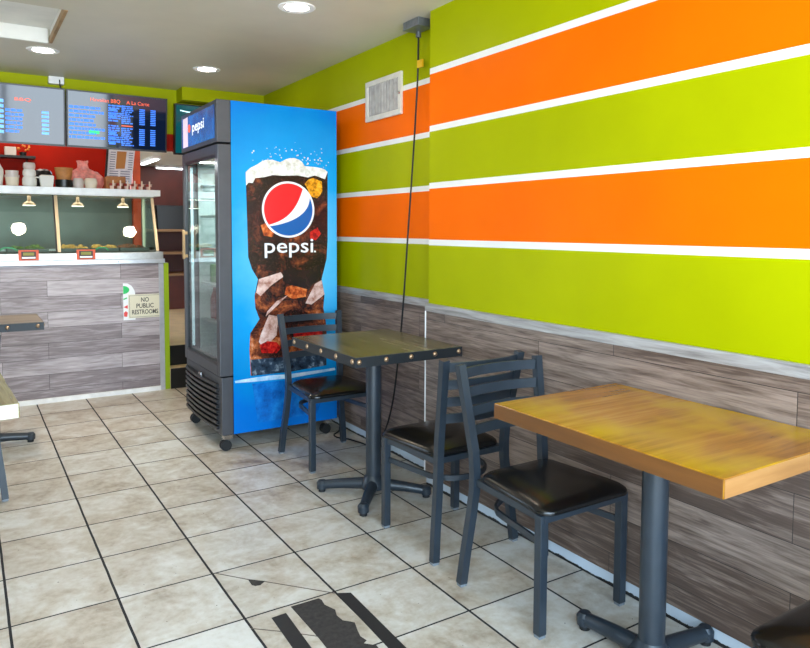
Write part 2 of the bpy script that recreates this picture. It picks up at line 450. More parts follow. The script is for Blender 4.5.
# right wall, its recessed stretch and the wood
struct('wall_right', MB().box((XW,-.65,0), (2.4,YS,ZC)), M['stripes'])
struct('wall_right_recess', MB().box((XR,YS,0), (2.4,5.86,ZC)), M['stripes'])
struct('trim_4', MB().box((XW-.012,-.65,.052), (XW,YS+.004,.897)), M['wood_wall'])
struct('trim_5', MB().box((XR-.012,YS+.004,.052), (XR,5.6,.897)), M['wood_wall'])
struct('trim_6', MB().box((XW-.019,-.65,.897), (XW,YS+.006,.937), .003), M['cap'])
struct('trim_7', MB().box((XR-.019,YS+.006,.897), (XR,5.6,.937), .003), M['cap'])
struct('trim_8', MB().box((XW-.016,YS+.004,.052), (XW-.0005,YS+.010,.897)), M['white_paint'])
struct('baseboard_right', MB().box((XW-.007,-.65,0), (XW,YS,.050)), M['baseboard'])
struct('baseboard_right_recess', MB().box((XR-.007,YS,0), (XR,5.6,.050)), M['baseboard'])
# back: header wall above the counter, soffit, wall behind the cooler
struct('wall_back', MB().box((-2.3,5.64,2.045), (2.1,5.74,ZC)).box((1.78,5.64,0), (2.1,5.74,2.045)), M['lime'])
struct('trim_9', MB().box((-2.3,5.638,1.92), (1.78,5.742,2.045)), M['red_paint'])
struct('trim_10', MB().box((1.445,5.47,2.292), (2.1,5.64,ZC)), M['lime'])
# street side and the left of the room (behind and beside the camera)
struct('wall_left', MB().box((-2.4,-.65,0), (-2.3,5.86,ZC)), M['cream'])
f = MB(); f.box((-2.3,-.75,0), (2.4,-.65,.25)); f.box((-2.3,-.75,2.3), (2.4,-.65,ZC)); f.box((-2.3,-.75,.25), (-2.2,-.65,2.3)); f.box((1.93,-.75,.25), (2.4,-.65,2.3))
struct('wall_front', f, M['cream'])
f = MB(); 
for x in (-.85, .55): f.box((x-.03,-.73,.25), (x+.03,-.67,2.3))
struct('window_1', f, M['alum'])
# kitchen beyond
struct('floor_kitchen', MB().box((-2.3,5.92,.17), (2.6,9.2,.34)).box((1.40,5.80,0), (1.9,5.92,.17)).box((-2.3,5.92,0),(2.6,9.2,.17)), M['kitchen_floor'])
struct('trim_11', MB().box((1.405,5.905,.171), (1.9,5.919,.335)).box((1.405,5.785,0), (1.9,5.799,.165)), M['black_plastic'])
struct('wall_kitchen', MB().box((-.6,7.20,1.62), (1.20,7.3,2.6)), M['red_paint'])
struct('trim_12', MB().box((-.6,7.19,.34), (1.40,7.3,1.62)), M['kitchen_steel'])
struct('trim_13', MB().box((1.405,7.14,.34), (1.475,7.3,2.3)), M['orange_post'])
struct('wall_kitchen_end', MB().box((.6,9.1,.34), (2.8,9.2,2.12)), M['maroon'])
struct('wall_kitchen_side', MB().box((-2.3,6.60,.34), (-.6,9.2,2.6)).box((2.6,5.86,.34), (2.8,9.2,2.6)), M['maroon'])
struct('ceiling_kitchen', MB().box((-2.3,5.74,2.4), (2.8,7.3,2.5)).box((-.6,7.3,2.08), (2.8,9.2,2.2)), M['ceiling'])
d = struct('door_1', MB().box((1.75,9.06,.34), (2.42,9.098,2.06), .004), M['maroon'])
MB().cyl((1.84,9.03,.95), (1.84,9.03,1.5), .012, n=10).build('handle', M['steel'], d, True)

# broken tile and hair cracks
def flat(poly, z0, z1): return MB().prism(poly, z1-z0, lambda u, v, w: (u, v, z0+w))
rag = [(.926,2.195),(1.03,2.194),(1.036,2.18),(1.031,2.144),(1.041,2.115),(1.048,2.096),(1.036,2.06),(1.04,2.023),(1.057,2.005),(1.068,1.991),(1.054,1.946),(1.046,1.911),(1.052,1.882),(1.036,1.873),(1.065,1.842),(1.053,1.70),(.92,1.70),(.928,1.979)]
struct('floor_patch', flat(rag, 0, .0012), M['mastic'])
struct('floor_chip', flat([(.865,2.456),(.914,2.41),(.89,2.392),(.872,2.396),(.863,2.409)], 0, .0012), M['mastic'])
def crack(name, pts, w):
    a = [(x-w, y-w*.6) for x, y in pts]; b = [(x+w, y+w*.6) for x, y in reversed(pts)]
    struct(name, flat(a+b, 0, .0008), M['hair'])
crack('floor_crack', [(.777,2.566),(.865,2.456),(.913,2.408),(1.096,2.196)], .0018)
crack('floor_crack_lower', [(.763,2.141),(.846,2.068),(.929,1.986),(1.003,1.914)], .0016)
tag(flat([(1.101,2.191),(1.146,2.167),(1.138,1.782),(1.132,1.60),(1.082,1.60),(1.090,1.811)], 0, .0016).build('floor_tape', M['tape']),
    'black floor tape strip on the chair side of the broken dark tile', 'tape')
tag(flat([(.843,2.163),(.896,2.166),(.886,1.939),(.880,1.75),(.828,1.75),(.836,1.97)], 0, .0016).build('floor_tape', M['tape']),
    'black floor tape strip on the aisle side of the broken dark tile', 'tape')

# ------------------------------------------------------------------ beverage cooler
def cooler():
    X0, X1, Y0, Y1, ZB, ZT = 1.325, 2.005, 3.98, 4.735, .094, 2.048
    ox, oy = 1.665, 3.98
    t = thing('beverage_cooler', 'tall blue glass-door drinks cooler with cola glass print beside the tiled aisle', 'fridge', (ox,oy,0))
    L = lambda x, y, z: (x-ox, y-oy, z)
    def B(mb, a, b, bev=0): return mb.box(L(*a), L(*b), bev)
    m = MB()
    B(m, (X0,Y1-.04,ZB), (X1,Y1,ZT)); B(m, (X1-.04,Y0+.004,ZB), (X1,Y1-.04,ZT)); B(m, (X0,Y0+.004,ZT-.05), (X1-.04,Y1-.04,ZT))
    B(m, (X0,Y0+.004,ZB), (X1-.04,Y1-.04,.42)); B(m, (X0,Y0+.004,.42), (X1-.04,Y0+.04,ZT-.05))
    B(m, (X0,Y0+.04,1.79), (X1-.04,Y1-.04,ZT-.05))
    m.build('cabinet', M['fridge_black'], t)
    m = MB(); B(m, (X1-.05,Y0+.04,.42), (X1-.041,Y1-.04,1.79)); B(m, (X0+.01,Y1-.049,.42), (X1-.05,Y1-.041,1.79)); B(m, (X0+.01,Y0+.041,.42), (X1-.05,Y0+.049,1.79))
    B(m, (X0+.01,Y0+.049,.42),(X1-.05,Y1-.05,.428))
    m.build('liner', M['fridge_in'], t)
    # printed side panel with artwork
    m = MB(); B(m, (X0,Y0-.001,ZB), (X1,Y0+.003,ZT)); side = m.build('side_panel', M['p_blue'], t, label='blue vinyl side with printed cola glass')
    def P(name, poly, lay, mat):
        e = -.001-.0007*lay
        return MB().prism([(u-ox, v) for u, v in poly], -.0006, lambda u, v, w: (u, e+w, v)).build(name, mat, side)
    outline = [(1.411,1.641),(1.42,1.244),(1.422,1.143),(1.445,1.07),(1.481,1.01),(1.459,.91),(1.463,.838),(1.489,.77),(1.43,.688),(1.424,.588),(1.431,.435),(1.69,.43),(1.93,.446),(1.934,.635),(1.927,.725),(1.91,.813),(1.918,.898),(1.899,.996),(1.934,1.123),(1.941,1.241),(1.942,1.666)]
    P('drink_print', outline, 0, M['p_cola'])
    P('reflection_print', [(1.44,.383),(1.678,.381),(1.904,.383),(1.917,.28),(1.865,.144),(1.473,.142)], 0, M['p_refl'])
    foam = [(1.411,1.641),(1.44,1.667),(1.482,1.689),(1.51,1.708),(1.535,1.719),(1.577,1.722),(1.626,1.71),(1.664,1.73),(1.69,1.738),(1.719,1.74),(1.75,1.732),(1.77,1.72),(1.786,1.695),(1.855,1.693),(1.9,1.688),(1.924,1.681),(1.942,1.666),(1.924,1.621),(1.855,1.641),(1.809,1.627),(1.741,1.636),(1.641,1.63),(1.577,1.631),(1.523,1.616),(1.47,1.609),(1.454,1.579),(1.428,1.581),(1.413,1.562)]
    P('foam_print', foam, 1, M['p_foam'])
    P('amber_print', [(1.786,1.586),(1.809,1.613),(1.843,1.625),(1.901,1.606),(1.906,1.549),(1.89,1.52),(1.866,1.5),(1.82,1.514),(1.808,1.551)], 1, M['p_lemon'])
    P('ice_print', [(1.486,1.01),(1.626,1.047),(1.643,1.02),(1.561,.967),(1.496,.908),(1.469,.93)], 1, M['p_pale'])
    P('ice_print', [(1.899,.99),(1.918,.898),(1.828,.839),(1.788,.849),(1.805,.883),(1.852,.966)], 1, M['p_pale'])
    P('shade_print', [(1.643,1.057),(1.693,1.066),(1.795,1.052),(1.887,1.082),(1.899,1.001),(1.806,.946),(1.692,.961),(1.637,.995)], 1, M['p_dark'])
    P('orange_print', [(1.66,.955),(1.70,.965),(1.80,.935),(1.79,.89),(1.70,.88),(1.65,.91)], 2, M['p_orange'])
    P('orange_print', [(1.50,1.33),(1.56,1.36),(1.60,1.30),(1.57,1.26),(1.52,1.27)], 2, M['p_orange'])
    P('orange_print', [(1.82,1.29),(1.87,1.32),(1.895,1.28),(1.86,1.24),(1.82,1.25)], 2, M['p_red'])
    P('shard_print', [(1.675,.91),(1.614,.856),(1.527,.783),(1.538,.813),(1.598,.872),(1.642,.891)], 2, M['p_pale'])
    P('ice_print', [(1.548,.792),(1.608,.778),(1.596,.665),(1.514,.589),(1.483,.632),(1.494,.673)], 1, M['p_pale'])
    P('red_print', [(1.488,.614),(1.535,.633),(1.595,.622),(1.624,.585),(1.594,.554),(1.5,.563)], 2, M['p_red'])
    P('red_print', [(1.70,.69),(1.90,.70),(1.905,.60),(1.72,.58)], 2, M['p_red'])
    P('glass_base_print', [(1.43,.53),(1.931,.523),(1.93,.446),(1.69,.43),(1.435,.431)], 2, M['p_base'])
    P('waterline_print', [(1.332,.413),(1.44,.419),(1.55,.422),(1.678,.416),(1.904,.421),(1.989,.424),(1.993,.409),(1.69,.391),(1.44,.395),(1.336,.4)], 3, M['p_streak'])
    rnd = random.Random(3)
    mb = MB()
    for k in range(70):
        x = rnd.uniform(1.45,1.95); z = 1.69 + abs(rnd.gauss(0,.055)); r = rnd.uniform(.0015,.005)
        if z > 1.98: continue
        mb.cyl((x-ox,-.0018,z), (x-ox,-.0024,z), r, n=6)
    mb.build('splash_print', M['p_foam'], side, kind='stuff')
    # round logo: white disc, red cap, blue bowl, then the word
    cx, cz, R = 1.679, 1.427, .1705
    circ = lambda r, a0, a1, n: [(cx+r*math.cos(a0+(a1-a0)*i/n), cz+r*math.sin(a0+(a1-a0)*i/n)) for i in range(n+1)]
    P('logo', circ(R, 0, 2*PI, 64)[:-1], 3, M['p_white'])
    r = .158
    def arc_to(a0, a1, ctrl):     # rim arc from a0 to a1, closed by a quadratic curve through ctrl
        pts = circ(r, a0, a1, 40); p1, p0 = Vector(pts[0]), Vector(pts[-1]); cc = Vector(ctrl)
        for i in range(1, 20):
            s = i/20; q = p0*(1-s)**2 + cc*2*s*(1-s) + p1*s*s; pts.append((q.x, q.y))
        return pts
    def arc_s(a0, a1, c1, c2):
        pts = circ(r, a0, a1, 40); p1, p0 = Vector(pts[0]), Vector(pts[-1]); a, b = Vector(c1), Vector(c2)
        for i in range(1, 24):
            s = i/24; q = p0*(1-s)**3 + a*3*s*(1-s)**2 + b*3*s*s*(1-s) + p1*s**3; pts.append((q.x, q.y))
        return pts
    P('logo_red', arc_s(math.radians(54), math.radians(216), (1.66,1.36), (1.73,1.42)), 4, M['p_lred'])
    P('logo_blue', arc_s(math.radians(220), math.radians(388), (1.815,1.40), (1.70,1.345)), 4, M['p_lblue'])
    text_mb('pepsi', lambda u, v: (cx+.003-ox+u, -.0042, 1.166+v*1.02), .125, .318, bold=.0008).build('logo_lettering', M['p_white'], side)
    MB().cyl((1.853-ox,-.0036,1.170), (1.853-ox,-.0042,1.170), .006, n=10).build('trademark_dot', M['p_white'], side)
    # front: grey edge post, door, header, grille   (front faces -x)
    XF = 1.245
    m = MB(); B(m, (XF,Y0-.006,.445), (X0-.003,Y0+.05,1.795), .004); B(m, (XF,Y1-.05,.445), (X0-.003,Y1,1.795), .004)
    B(m, (XF,Y0+.05,1.74), (X0-.003,Y1-.05,1.795), .003); B(m, (XF,Y0+.05,.445), (X0-.003,Y1-.05,.505), .003)
    door = m.build('door', M['fridge_grey'], t)
    m = MB(); B(m, (XF+.004,Y0+.05,.505), (XF+.03,Y0+.066,1.74)); B(m, (XF+.004,Y1-.066,.505), (XF+.03,Y1-.05,1.74)); B(m, (XF+.004,Y0+.066,1.724), (XF+.03,Y1-.066,1.74)); B(m, (XF+.004,Y0+.066,.505), (XF+.03,Y1-.066,.521))
    m.build('gasket', M['fridge_black'], door)
    m = MB(); B(m, (XF+.012,Y0+.066,.521), (XF+.018,Y1-.066,1.724)); m.build('door_glass', M['door_glass'], door)
    m = MB(); B(m, (XF-.03,Y1-.10,1.11), (XF-.014,Y1-.08,1.30), .005); B(m, (XF-.016,Y1-.098,1.12), (XF+.002,Y1-.082,1.14)); B(m, (XF-.016,Y1-.098,1.27), (XF+.002,Y1-.082,1.29)); m.build('door_handle', M['raw_wood'], door, label='tan vertical door handle')
    m = MB(); B(m, (XF-.004,Y0-.006,1.806), (X0-.003,Y1,ZT), .004); hd = m.build('header', M['fridge_grey'], t)
    m = MB(); B(m, (XF-.007,Y0+.035,1.832), (XF-.0035,Y1-.03,2.022)); m.build('light_panel', M['header'], hd)
    m = MB(); B(m, (XF-.0078,Y1-.17,1.834), (XF-.0068,Y1-.06,2.02)); m.build('pale_stripe', M['header_pink'], hd)
    text_mb('pepsi', lambda u, v: (XF-.0082-ox, 4.335-oy-u, 1.915+v), .088, .25, bold=.001).build('header_lettering', M['header_white'], hd)
    m = MB()
    for i in range(28):
        a0 = 2*PI*i/28
    m.lathe([(.001,0),(.026,0),(.026,.0012),(.001,.0012)], n=20)
    bmesh.ops.rotate(m.bm, verts=m.bm.verts, matrix=Matrix.Rotation(-PI/2, 3, 'Y'), cent=(0,0,0)); m.shift(L(XF-.0069,4.53,1.945)); m.build('header_disc', M['scr_red'], hd)
    # lower grille, bowed louvres
    gr = MB(); B(gr, (XF+.01,Y0-.004,ZB), (X0-.003,Y1,.437), .004); g = gr.build('grille', M['fridge_grey'], t)
    m = MB()
    for k in range(9):
        z = .13+k*.032
        pts = []
        for i in range(13):
            s = i/12; y = Y0+.055+(Y1-Y0-.09)*s
            pts.append(L(XF+.006-.012*math.sin(PI*s), y, z-.004*math.sin(PI*s)))
        m.sweep(pts, .026, .017)
    m.build('louvre', M['fridge_black'], g)
    MB().box(L(XF-.012,4.33,.385), L(XF-.004,4.39,.410), .003).build('badge', M['chrome'], g)
    # shelves, lights
    for z in (.70, .94, 1.17, 1.38, 1.58):
        m = MB()
        B(m, (X0+.02,Y0+.052,z), (X0+.032,Y1-.052,z+.016)); B(m, (X1-.07,Y0+.052,z), (X1-.06,Y1-.052,z+.008))
        for i in range(18):
            y = Y0+.06+i*(Y1-Y0-.12)/17
            m.sweep([L(X0+.02,y,z+.004), L(X1-.06,y,z+.004)], .003, n=4)
        m.build('shelf', M['wire'], t)
    m = MB(); B(m, (XF+.034,Y1-.066,.53), (XF+.050,Y1-.058,1.71)); m.build('light_strip', M['led'], door)
    m = MB(); B(m, (X0+.012,Y0+.050,.50), (X0+.030,Y0+.056,1.74)); m.build('light_strip', M['led_soft'], t)
    m = MB(); B(m, (X0+.015,Y0+.10,1.755), (X0+.06,Y0+.30,1.775)); m.build('top_lamp', M['amber'], t)
    # casters
    for x, y in ((X0-.035,Y0+.02), (X0-.02,Y1-.05), (X1-.06,Y0+.03), (X1-.06,Y1-.05)):
        m = MB(); B(m, (x-.025,y-.025,.07), (x+.025,y+.025,.094)); m.cyl(L(x,y,.055), L(x,y,.075), .012, n=10)
        cc = m.build('caster', M['chrome'], t)
        m = MB(); m.cyl(L(x-.01,y-.02,.032), L(x-.01,y-.006,.032), .032, n=20); m.cyl(L(x-.01,y+.006,.032), L(x-.01,y+.02,.032), .032, n=20)
        m.build('wheel', M['rubber'], cc, True)
    # drinks standing inside
    can = MB().lathe([(.028,0),(.031,.006),(.031,.108),(.027,.118),(.0,.118)], n=14)
    bot = MB().lathe([(.030,0),(.032,.01),(.032,.13),(.014,.185),(.014,.205),(.0,.205)], n=14)
    shelves = [(.428,'bottles on the cooler floor','small drink bottle standing on the cooler floor behind the glass',M['can_c'],'bottle'),
               (.716,'bottles on the lowest cooler shelf','drink bottle on the lowest wire shelf behind the cooler glass',M['can_r'],'bottle'),
               (.956,'cans on the second cooler shelf','pale drink can on the second wire shelf behind the cooler glass',M['can_g'],'can')]
    for z, grp, lab, mat, kind in shelves:
        first = None
        for j in range(7):
            for i in range(2):
                x = X0+.085+i*.11; y = Y0+.10+j*.085
                if first is None:
                    src = can if kind == 'can' else bot
                    first = src.build('drink_can' if kind == 'can' else 'drink_bottle', mat, None, True, (x,y,z)) if kind == 'can' or z > .5 else MB().lathe([(.026,0),(.028,.01),(.028,.12),(.013,.165),(.013,.185),(.0,.185)], n=14).build('drink_bottle', mat, None, True, (x,y,z))
                    tag(first, lab, kind, grp)
                else:
                    o = first.copy(); COL.objects.link(o); o.location = (x,y,z)
    return t
cooler()

# ------------------------------------------------------------------ chairs
def rounded_rect(hw_f, hw_b, yf, yb, r, n=6):
    """seat outline, front at yf (more negative), back at yb"""
    out = []
    for (sx, y, hw, a0) in ((1,yf,hw_f,-PI/2), (1,yb,hw_b,0), (-1,yb,hw_b,PI/2), (-1,yf,hw_f,PI)):
        rr = r
        c = (sx*(hw-rr), y+rr if y == yf else y-rr)
        for i in range(n+1):
            a = a0+PI/2*i/n; out.append((c[0]+rr*math.cos(a), c[1]+rr*math.sin(a)))
    return out
def make_chair(label, loc, rz):
    t = thing('dining_chair', label, 'chair', loc, rz)
    # black vinyl seat pad
    m = MB(); rings = []
    cy = -.225
    for k, z in ((.965,.4045), (.995,.407), (1.0,.414), (.985,.422), (.93,.431), (.8,.443), (.55,.453), (.25,.457)):
        rings.append([m.bm.verts.new((x*k, cy+(y-cy)*k, z)) for x, y in rounded_rect(.205,.172,-.435,-.045,.05)])
    n = len(rings[0])
    for A, Bq in zip(rings, rings[1:]):
        for i in range(n): m.bm.faces.new((A[i], A[(i+1)%n], Bq[(i+1)%n], Bq[i]))
    m.bm.faces.new(list(reversed(rings[0]))); m.bm.faces.new(rings[-1])
    m.build('seat', M['vinyl'], t, True)
    m = MB()
    m.box((-.19,-.415,.380), (.19,-.393,.404)); m.box((-.152,-.06,.380), (.152,-.038,.404))
    m.sweep([(-.184,-.405,.392),(-.160,-.035,.392)], .022, .024); m.sweep([(.184,-.405,.392),(.160,-.035,.392)], .022, .024)
    m.build('seat_frame', M['black_metal'], t)
    for s in (-1, 1):
        lg = MB().box((s*.188-.0155,-.412,.010), (s*.188+.0155,-.381,.404), .003).build('leg', M['black_metal'], t)
        MB().box((s*.188-.013,-.409,0), (s*.188+.013,-.384,.010)).build('foot_glide', M['glide'], lg)
    for s in (-1, 1):
        pts = [(s*.203,0,.010), (s*.193,-.008,.12), (s*.177,-.019,.26), (s*.168,-.026,.36), (s*.167,-.026,.43), (s*.168,-.020,.50), (s*.177,.006,.64), (s*.189,.038,.813)]
        rl = MB().sweep(pts, .031, .028, up=(0,1,0)).build('leg', M['black_metal'], t, label='rear leg rising into the back post')
        MB().box((s*.203-.013,-.013,0), (s*.203+.013,.012,.012)).build('foot_glide', M['glide'], rl)
    for zt in (.799, .729, .659, .590):
        z = zt-.018
        yb = .006+.034*(z-.64)/.18 if z > .64 else .006-(.64-z)*.19
        pts = [(x, yb+.030*(1-(x/.176)**2), z) for x in [-.176+.352*i/12 for i in range(13)]]
        MB().sweep(pts, .010, .037).build('slat', M['black_metal'], t, True)
    pts = [(-.180,-.385,.305), (-.160,-.25,.305)]
    for i in range(0, 11):
        a = PI-PI*i/10
        pts.append((.148*math.cos(a), -.165+.130*math.sin(a), .305))
    pts += [(.160,-.25,.305), (.180,-.385,.305)]
    MB().sweep(pts, .010, .022).build('stretcher', M['black_metal'], t, True)
    return t
CH = make_chair('black ladder-back chair with its back to the blue cooler, facing the dark studded table', (1.742,3.775,0), 0)
copy_thing(CH, 'black ladder-back chair pushed up to the dark studded table, its back against another chair', (1.728,2.185,0), PI)
copy_thing(CH, 'black ladder-back chair with wide vinyl seat tucked under the honey wood table', (1.722,2.000,0), 0)
copy_thing(CH, 'black chair with only a seat corner in view, nearest the camera by the honey table', (1.630,.425,0), PI)
copy_thing(CH, 'dark metal chair cut off by the picture edge between the two left tables', (-.066,3.80,0), PI)

# ------------------------------------------------------------------ tables
def pedestal(t, hgt, ang, arm=.262):
    MB().cyl((0,0,.05), (0,0,hgt), .038, n=32).build('column', M['black_metal'], t, True)
    b = MB().lathe([(.040,.028),(.060,.034),(.062,.060),(.048,.085),(.039,.10),(.039,.03)], n=28).build('base_hub', M['black_metal'], t, True)
    for k in range(4):
        a = ang+k*PI/2; dx, dy = math.cos(a), math.sin(a)
        ar = MB().sweep([(dx*.03,dy*.03,.055), (dx*arm*.6,dy*arm*.6,.046), (dx*arm,dy*arm,.034)], .026, n=12, taper=[1.15,.95,.85])
        ar.lathe([(0,-.02),(.026,-.018),(.027,.010),(.018,.022),(0,.024)], (dx*arm,dy*arm,.034), 16)
        o = ar.build('base_arm', M['black_metal'], t, True)
        MB().cyl((dx*arm,dy*arm,0), (dx*arm,dy*arm,.014), .018, n=14).build('foot', M['rubber'], o)
    MB().box((-.16,-.02,hgt), (.16,.02,hgt+.006)).box((-.02,-.16,hgt), (.02,.16,hgt+.006)).build('top_bracket', M['black_metal'], t)

def studded_table(label, loc, hx, hy, topmat, ang, rot=0, off=(0,0), sx=(-.25,-.08,.08,.25), sy=(-.28,-.17,-.056,.056,.17,.28)):
    t = thing('dining_table', label, 'table', loc, rot)
    pedestal(t, .712, ang)
    ox, oy = off
    tp = MB().box((ox-hx,oy-hy,.718), (ox+hx,oy+hy,.762)).build('tabletop', topmat, t)
    m = MB(); z0, z1, w = .716, .760, .004
    m.box((ox-hx-w,oy-hy-w,z0), (ox+hx+w,oy-hy,z1)); m.box((ox-hx-w,oy+hy,z0), (ox+hx+w,oy+hy+w,z1)); m.box((ox-hx-w,oy-hy,z0), (ox-hx,oy+hy,z1)); m.box((ox+hx,oy-hy,z0), (ox+hx+w,oy+hy,z1))
    m.build('edge_band', M['band_metal'], t, label='black metal edge band')
    def stud(p, ax):
        m = MB(); m.lathe([(.0115,0),(.010,.004),(.005,.0075),(0,.008)], n=14)
        bmesh.ops.rotate(m.bm, verts=m.bm.verts, matrix=ax, cent=(0,0,0)); m.shift(p); m.build('stud', M['stud'], t, True)
    for x in sx:
        stud((ox+x,oy-hy-w,.740), Matrix.Rotation(PI/2, 3, 'X'))
    for y in sy:
        stud((ox-hx-w,oy+y,.740), Matrix.Rotation(-PI/2, 3, 'Y')); stud((ox+hx+w,oy+y,.740), Matrix.Rotation(PI/2, 3, 'Y'))
    return t
studded_table('dark plank table with black studded metal edge, in front of the blue cooler', (1.685,2.945,0), .280, .335, M['top_dark'], math.radians(-40), sx=(-.265,-.13,0,.13,.265), sy=(-.31,-.155,0,.155,.31))
studded_table('grey plank table with studded edge standing before the counter, left of the aisle', (.055,4.79,0), .328, .232, M['top_grey'], 0, off=(0,0), sx=(-.29,0,.145,.30), sy=(-.19,.0,.19))

t = thing('dining_table', 'honey-stained thick wood table against the striped wall, nearest the camera', 'table', (1.695,1.300,0))
pedestal(t, .706, 0, .262)
tp = MB().box((-.283,-.397,.712), (.279,.397,.760), .003).build('tabletop', M['top_honey'], t)
MB().box((-.2845,-.395,.714), (-.2835,.395,.757)).build('board_edge', M['edge_honey_shaded'], tp)
MB().box((-.281,-.3985,.714), (.277,-.3975,.757)).build('board_end', M['end_honey_lit'], tp)
t = thing('dining_table', 'wood table, window light painted on its edge, at the left picture edge, nearest of the left tables', 'table', (-.233,2.872,0), math.radians(2.9))
pedestal(t, .703, 0)
tp = MB().box((-.35,-.40,.709), (.35,.40,.757), .004).build('tabletop', M['top_reflect_tint'], t)
MB().box((-.346,-.4015,.711), (.346,-.4005,.755)).build('board_edge', M['edge_window_lit'], tp)

# ------------------------------------------------------------------ on the right wall and ceiling
t = thing('wall_vent', 'white framed grey vent high on the recessed striped wall', 'vent', (XR,3.547,1.955))
m = MB(); Y0, Y1, Z1, w, d = -.203, .203, .237, .030, .016
m.box((-d,Y0,0), (0,Y1,w), .003); m.box((-d,Y0,Z1-w), (0,Y1,Z1), .003); m.box((-d,Y0,w), (0,Y0+w,Z1-w), .003); m.box((-d,Y1-w,w), (0,Y1,Z1-w), .003)
m.build('frame', M['vent_frame'], t)
m = MB(); pts = []
n = 44
prof = [(-.008-.005*(1 if i % 2 else 0)-.003*math.sin(i*1.7), Y0+w+(Y1-Y0-2*w)*i/n) for i in range(n+1)]
poly = prof+[(-.001,Y1-w),(-.001,Y0+w)]
m.prism(poly, Z1-2*w, lambda u, v, q: (u, v, w+q)); m.build('filter', M['vent_cloth'], t)
MB().box((-.026,-.155-.03,.11), (-.020,-.170-.03,.125)).build('latch', M['chrome'], t)

t = thing('junction_box', 'grey metal electrical box on the ceiling beside the wall step', 'electrical box', (2.03,3.09,ZC))
MB().box((-.046,-.072,-.036), (.046,.072,0), .003).build('housing', M['galv'], t)
MB().box((-.048,-.074,-.042), (.048,.074,-.036), .002).build('cover', M['galv'], t)
MB().cyl((.03,.04,-.07), (.03,.04,-.042), .014, n=14).build('fitting', M['galv'], t, True)
pts = [(2.06,3.13,2.325), (2.068,3.143,2.28), (2.075,3.160,2.10), (2.075,3.195,1.74), (2.073,3.243,1.306), (2.070,3.284,.915), (2.066,3.318,.657), (2.062,3.380,.33), (2.050,3.46,.12), (2.035,3.56,.02), (2.02,3.70,.006), (1.99,3.80,.006), (1.95,3.86,.006), (1.96,3.93,.006), (2.02,3.98,.006), (2.06,4.05,.006)]
def smooth_path(p, n=5):
    p = [Vector(q) for q in p]; out = []
    for i in range(len(p)-1):
        a = p[max(i-1,0)]; b = p[i]; c = p[i+1]; d = p[min(i+2,len(p)-1)]
        for k in range(n):
            s = k/n
            out.append(.5*((2*b)+(c-a)*s+(2*a-5*b+4*c-d)*s*s+(3*b-a-3*c+d)*s**3))
    return out+[p[-1]]
t = thing('power_cord', 'black power cord hanging from the ceiling box down to the floor behind the table', 'cord', (2.06,3.13,0))
MB().sweep([q-Vector((2.06,3.13,0)) for q in smooth_path(pts)], .0048, n=8).build('cable', M['cord'], t, True)
MB().box((.004,-.028,2.165), (.016,.020,2.205), .002).build('warning_tag', M['yellow'], t, label='yellow tag on the cord')

def downlight(label, x, y, watts):
    t = thing('ceiling_downlight', label, 'ceiling light', (x,y,ZC))
    MB().lathe([(.062,-.002),(.088,-.004),(.092,0),(.062,0)], n=36).build('trim_ring', M['white_paint'], t, True)
    MB().lathe([(0,-.004),(.05,-.004),(.062,-.001),(.0,0)], n=36).build('lens', M['bulb_cool'], t, True)
    l = bpy.data.lights.new('downlight', 'SPOT'); l.energy = watts; l.color = (1,.80,.58); l.spot_size = math.radians(140); l.spot_blend = .8; l.shadow_soft_size = .06
    o = bpy.data.objects.new('downlight_beam', l); COL.objects.link(o); o.location = (x,y,ZC-.02)
downlight('round lit ceiling downlight at the top edge, nearest the camera', 1.41, 3.225, 8)
downlight('round lit ceiling downlight above the front of the blue cooler', 1.432, 4.79, 22)
downlight('round lit ceiling downlight beside the ceiling hatch', .445, 4.83, 38)

# ------------------------------------------------------------------ menu screens
def screen(name, label, x0, x1, zb, zt, yb, yt, face, build):
    """a flat screen whose bottom front edge is at yb and whose top leans forward to yt"""
    h = math.hypot(zt-zb, yb-yt); ang = math.atan2(yb-yt, zt-zb)
    t = bpy.data.objects.new(name, None); COL.objects.link(t); t.location = ((x0+x1)/2, yb, zb); t.rotation_euler = (ang,0,0)
    t['label'] = label; t['category'] = 'screen'
    W = (x1-x0)/2
    MB().box((-W,0,0), (W,.045,h), .004).build('casing', M['black_plastic'], t)
    MB().box((-W+.010,-.0022,.014), (W-.010,-.0002,h-.010)).build('display', face, t)
    m = MB(); m.box((-W,-.004,0), (W,.0,.012)); m.box((-W,-.004,h-.008), (W,0,h)); m.box((-W,-.004,.012), (-W+.008,0,h-.008)); m.box((W-.008,-.004,.012), (W,0,h-.008))
    m.build('bezel', M['black_plastic'] if name != 'menu_screen' else M['fridge_black'], t)
    MB().box((-.06,.045,h*.35), (.06,.14,h*.65)).build('wall_mount', M['black_plastic'], t)
    build(t, W, h)
    return t
def rows(t, name, spec, mat):
    rn = random.Random(5)
    for (x0, x1, z0, z1, n, cols) in spec:
        m = MB()
        for i in range(n):
            z = z1-(z1-z0)*(i+.5)/n; hh = (z1-z0)/n*.30
            xx = x0; end = x0+(x1-x0)*(rn.uniform(.62,1) if cols else 1)
            while xx < end-.004:
                w = rn.uniform(.012,.034) if cols else (x1-x0)
                m.box((xx,-.0030,z-hh), (min(xx+w,end),-.0024,z+hh)); xx += w+.005
        m.build(name, mat, t)
